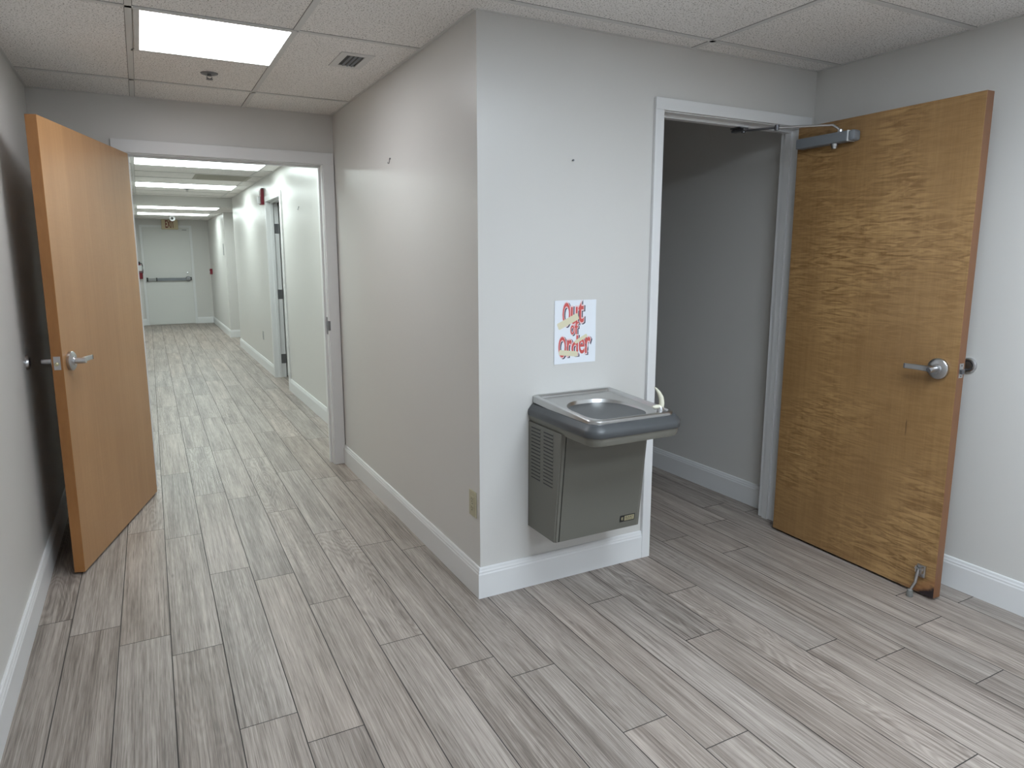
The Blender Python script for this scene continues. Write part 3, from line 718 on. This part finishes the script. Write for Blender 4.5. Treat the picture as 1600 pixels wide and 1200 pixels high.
# ---------------------------------------------------------------- paper sign
SGX, SGZ = 1.566, 1.003
sg = empty('paper_sign', (SGX, YC, SGZ)); tag(sg, 'white paper notice reading Out of Order taped above the fountain', 'sign')
SW, SH = .2175, .279
bm = NB(); nx, ny = 10, 12; g = [[None]*(ny+1) for _ in range(nx+1)]
def curl(u, v): return .0012+.0028*(abs(u/SW-.5)*2)**4*.6+.0012*math.sin(v*24)*(u/SW)
for i in range(nx+1):
    for j in range(ny+1):
        u, v = SW*i/nx, SH*j/ny; g[i][j] = (bm.verts.new((u, -curl(u, v), v)), bm.verts.new((u, -curl(u, v)-.0003, v)))
for i in range(nx):
    for j in range(ny):
        for s in (0, 1): bm.faces.new([g[i][j][s], g[i+1][j][s], g[i+1][j+1][s], g[i][j+1][s]])
for i in range(nx):
    for j in (0, ny): bm.faces.new([g[i][j][0], g[i+1][j][0], g[i+1][j][1], g[i][j][1]])
for j in range(ny):
    for i in (0, nx): bm.faces.new([g[i][j][0], g[i][j+1][0], g[i][j+1][1], g[i][j][1]])
link('sheet', bm, 'paper', sg, smooth=True)
def sp(u, v, w): return (u, -curl(min(max(u, 0), SW), v)-.0003-w, v)
def uv_(x, y): return ((x-10)*.0002919, (1130-y-(x-10)*-.0)*.0002514)
glyphs = [('O', 148, 60, 296, 470), ('u', 296, 140, 425, 440), ('t', 425, 70, 540, 420),
          ('o', 290, 455, 375, 630), ('f', 365, 395, 450, 625),
          ('O', 80, 650, 225, 1020), ('r', 232, 710, 325, 1000), ('d', 315, 640, 440, 995), ('e', 445, 700, 560, 975), ('r', 560, 680, 665, 970)]
bs, bo, br_ = NB(), NB(), NB()
for ch, x0, y0, x1, y1 in glyphs:
    u0, v0 = uv_(x0, y1); u1, v1 = uv_(x1, y0); ins = .0022; q = (u0+ins, v0+ins, u1-ins, v1-ins)
    add_text(bs, ch, .05, (q[0]+.006, q[1]-.0035, q[2]+.006, q[3]-.0035), sp, .0, .00012)
    add_text(bo, ch, .05, q, sp, .00016, .00026)
    add_text(br_, ch, .012, q, sp, .0003, .0004)
link('lettering_shadow', bs, 'navy_ink', sg); link('lettering_outline', bo, 'pink_ink', sg); link('lettering', br_, 'red_ink', sg)
bm = NB()
for (xa, ya, xb, yb, w) in ((70, 480, 435, 300, 118), (375, 770, 598, 645, 62), (95, 925, 430, 975, 92)):
    a = Vector(uv_(xa, ya)); b_ = Vector(uv_(xb, yb)); d = (b_-a).normalized(); n = Vector((-d.y, d.x)); hw = w*.0002514/2; L_ = (b_-a).length; pts = []
    for cx, cy, a0 in ((L_-.006, hw-.006, 0), (.006, hw-.006, 90), (.006, -hw+.006, 180), (L_-.006, -hw+.006, 270)):
        for i in range(5): t = math.radians(a0+90*i/4); pts.append(a+d*(cx+.006*math.cos(t))+n*(cy+.006*math.sin(t)))
    prism(bm, pts, lambda p, w: sp(p[0], p[1], w), .00045, .0006)
link('printed_bandage', bm, 'bandage_ink', sg)

# ---------------------------------------------------------------- small wall things
def outlet(name, loc, rz, mat, label):
    t = empty(name, loc, rz); tag(t, label, 'outlet')
    bm = NB(); box(bm, -.035, -.005, -.0575, .035, 0, .0575, bev=.002); pl = link('cover_plate', bm, mat, t)
    for z in (.0195, -.0195):
        bm = NB(); box(bm, -.017, -.007, z-.014, .017, -.005, z+.014, bev=.001); rc = link('receptacle', bm, mat, t)
        bm = NB(); box(bm, -.008, -.0074, z-.002, -.0055, -.0065, z+.007); box(bm, .0055, -.0074, z-.001, .008, -.0065, z+.006); cyl(bm, (0, -.0065, z-.008), (0, -.0074, z-.008), .003, seg=12)
        link('slots', bm, 'black', rc)
    bm = NB(); cyl(bm, (0, -.004, 0), (0, -.0062, 0), .003, seg=12); link('screw', bm, 'dark_metal', t)
outlet('wall_outlet', (XC, 2.594, .408), -math.pi/2, 'ivory', 'ivory duplex power outlet low beside the projecting corner')
outlet('wall_outlet', (XW, 9.57, .435), -math.pi/2, 'ceiling_back', 'grey power outlet low on the corridor wall past the door')
def hook(name, loc, rz, label):
    t = empty(name, loc, rz); tag(t, label, 'hook')
    bm = NB(); cyl(bm, (0, 0, .012), (0, -.006, .012), .0035, seg=12); tube(bm, [(0, -.004, .014), (0, -.006, .0), (0, -.008, -.010), (0, -.012, -.012), (0, -.014, -.006)], .0016, seg=8)
    link('wire_hook', bm, 'dark_metal', t, smooth=True)
def hook1(loc, rz, label):
    bm = NB(); cyl(bm, (0, 0, .012), (0, -.005, .012), .0045, seg=12)
    tube(bm, [(0, -.004, .014), (0, -.006, .0), (0, -.008, -.012), (0, -.013, -.014), (0, -.015, -.006)], .002, seg=8)
    o = link('picture_hook', bm, 'dark_metal', smooth=True); o.location = loc; o.rotation_euler = (0, 0, rz); tag(o, label, 'hook')
hook1((XC, 3.591, 1.966), -math.pi/2, 'small picture hook on the greige wall left of the corner')
hook1((XW, 6.855, 1.926), -math.pi/2, 'small picture hook on the corridor wall before the side door')
bm = NB(); cyl(bm, (0, 0, 0), (0, -.008, -.001), .0022, seg=10); cyl(bm, (0, -.008, -.001), (0, -.0095, -.001), .0042, seg=12)
o = link('wall_nail', bm, 'dark_metal', smooth=True); o.location = (1.648, YC, 1.872); tag(o, 'nail in the pale wall above the paper sign', 'nail')
def wall_stop(loc, ax, label):
    t = empty('wall_door_stop', loc); tag(t, label, 'door stop')
    bm = NB(); lathe(bm, (0, 0, 0), ax, [(.033, 0), (.033, .006), (.029, .014), (.024, .016), (.021, .012)], seg=32); link('cup', bm, 'chrome', t, smooth=True)
    bm = NB(); lathe(bm, (0, 0, 0), ax, [(.0215, .010), (.0205, .014), (.012, .010), (0, .009)], seg=32); link('bumper', bm, 'rubber', t, smooth=True)
wall_stop((XL, 3.731, .998), (1, 0, 0), 'round chrome door stop on the left wall behind the pale door')
wall_stop((XR, 1.649, 1.007), (-1, 0, 0), 'round chrome door stop on the right wall behind the brown door')

# exit sign
t = empty('exit_sign', (.618, YE-.10, 2.155)); tag(t, 'cream exit sign with red letters above the far white door', 'sign')
bm = NB(); box(bm, -.160, -.022, -.105, .160, .022, .100, bev=.004); link('housing', bm, 'exit_face', t)
bm = NB(); add_text(bm, 'EXIT', .02, (-.085, -.070, .085, .080), lambda u, v, w: (u, -.022-w, v), .0, .003); link('lettering', bm, 'exit_red', t)
bm = NB(); box(bm, -.05, -.012, .100, .05, .012, H2-2.155); link('mount', bm, 'exit_face', t)
# security camera
t = empty('security_camera', (.615, 15.1, H2)); tag(t, 'round white security camera hanging from the far corridor ceiling', 'camera')
bm = NB(); lathe(bm, (0, 0, 0), (0, 0, -1), [(.045, 0), (.045, .008), (.02, .014), (.016, .03)], seg=28); link('mount', bm, 'white', t, smooth=True)
bm = NB(); bmesh.ops.create_uvsphere(bm, u_segments=32, v_segments=20, radius=.055, matrix=Matrix.Translation((0, -.01, -.052))); link('ball_housing', bm, 'white', t, smooth=True)
bm = NB(); lathe(bm, (-.004, -.060, -.056), (0, -1, -.1), [(.026, -.006), (.022, .004), (0, .006)], seg=24); link('lens', bm, 'black', t, smooth=True)
# alarm
t = empty('fire_alarm', (XW, 8.93, 2.185)); tag(t, 'red fire alarm strobe high on the corridor wall by the side door', 'alarm')
bm = NB(); box(bm, -.040, -.06, -.095, 0, .06, .085, bev=.006); link('housing', bm, 'red', t)
bm = NB(); box(bm, -.070, -.040, -.085, -.040, .040, .000, bev=.006); link('strobe_lens', bm, 'white', t)
bm = NB(); box(bm, -.030, -.055, .085, 0, .055, .100, bev=.004); link('top_bracket', bm, 'dark_metal', t)
bm = NB()
for k in range(4): box(bm, -.0415, -.045, .020+.014*k, -.0395, .045, .026+.014*k)
link('horn_slots', bm, 'black', t)
t = empty('alarm_pull_station', (XW, 16.42, 1.15)); tag(t, 'small red alarm pull box low on the far right corridor wall', 'alarm')
bm = NB(); box(bm, -.05, -.045, -.06, 0, .045, .06, bev=.006); link('housing', bm, 'red', t)
bm = NB(); box(bm, -.064, -.035, -.018, -.05, .035, .004, bev=.003); link('pull_handle', bm, 'white', t)
bm = NB(); box(bm, -.010, -.028, -.105, 0, .028, .105, bev=.003); o = link('room_plaque', bm, 'ceiling_back'); o.location = (XW, 13.80, 1.60); tag(o, 'tall narrow grey plaque on the far right corridor wall', 'plaque')
# extinguisher
t = empty('fire_extinguisher', (-.022, YE-.062, 1.0)); tag(t, 'red fire extinguisher with white label left of the exit door', 'fire extinguisher')
bm = NB(); lathe(bm, (0, 0, 0), (0, 0, 1), [(.030, 0), (.048, .008), (.05, .02), (.05, .26), (.046, .285), (.028, .305), (.014, .312), (.014, .325)], seg=32); link('cylinder', bm, 'red', t, smooth=True)
bm = NB(); lathe(bm, (0, 0, .17), (0, 0, 1), [(.0505, 0), (.0508, .002), (.0508, .115), (.0470, .122)], seg=32); link('label_band', bm, 'white', t, smooth=True)
bm = NB(); box(bm, -.014, -.016, .322, .014, .016, .350, bev=.003); box(bm, -.062, -.008, .338, .01, .008, .346); box(bm, -.058, -.008, .362, .01, .008, .369); box(bm, -.006, -.008, .345, .012, .008, .37); link('valve', bm, 'black', t)
bm = NB(); tube(bm, [(.012, 0, .335), (.045, -.01, .33), (.058, -.012, .28), (.056, -.012, .18), (.054, -.012, .12)], .007, seg=10); link('hose', bm, 'black', t, smooth=True)
bm = NB(); box(bm, -.012, .050, .02, .012, .061, .34); box(bm, -.052, -.0525, .14, .052, .055, .155); link('wall_bracket', bm, 'dark_metal', t)
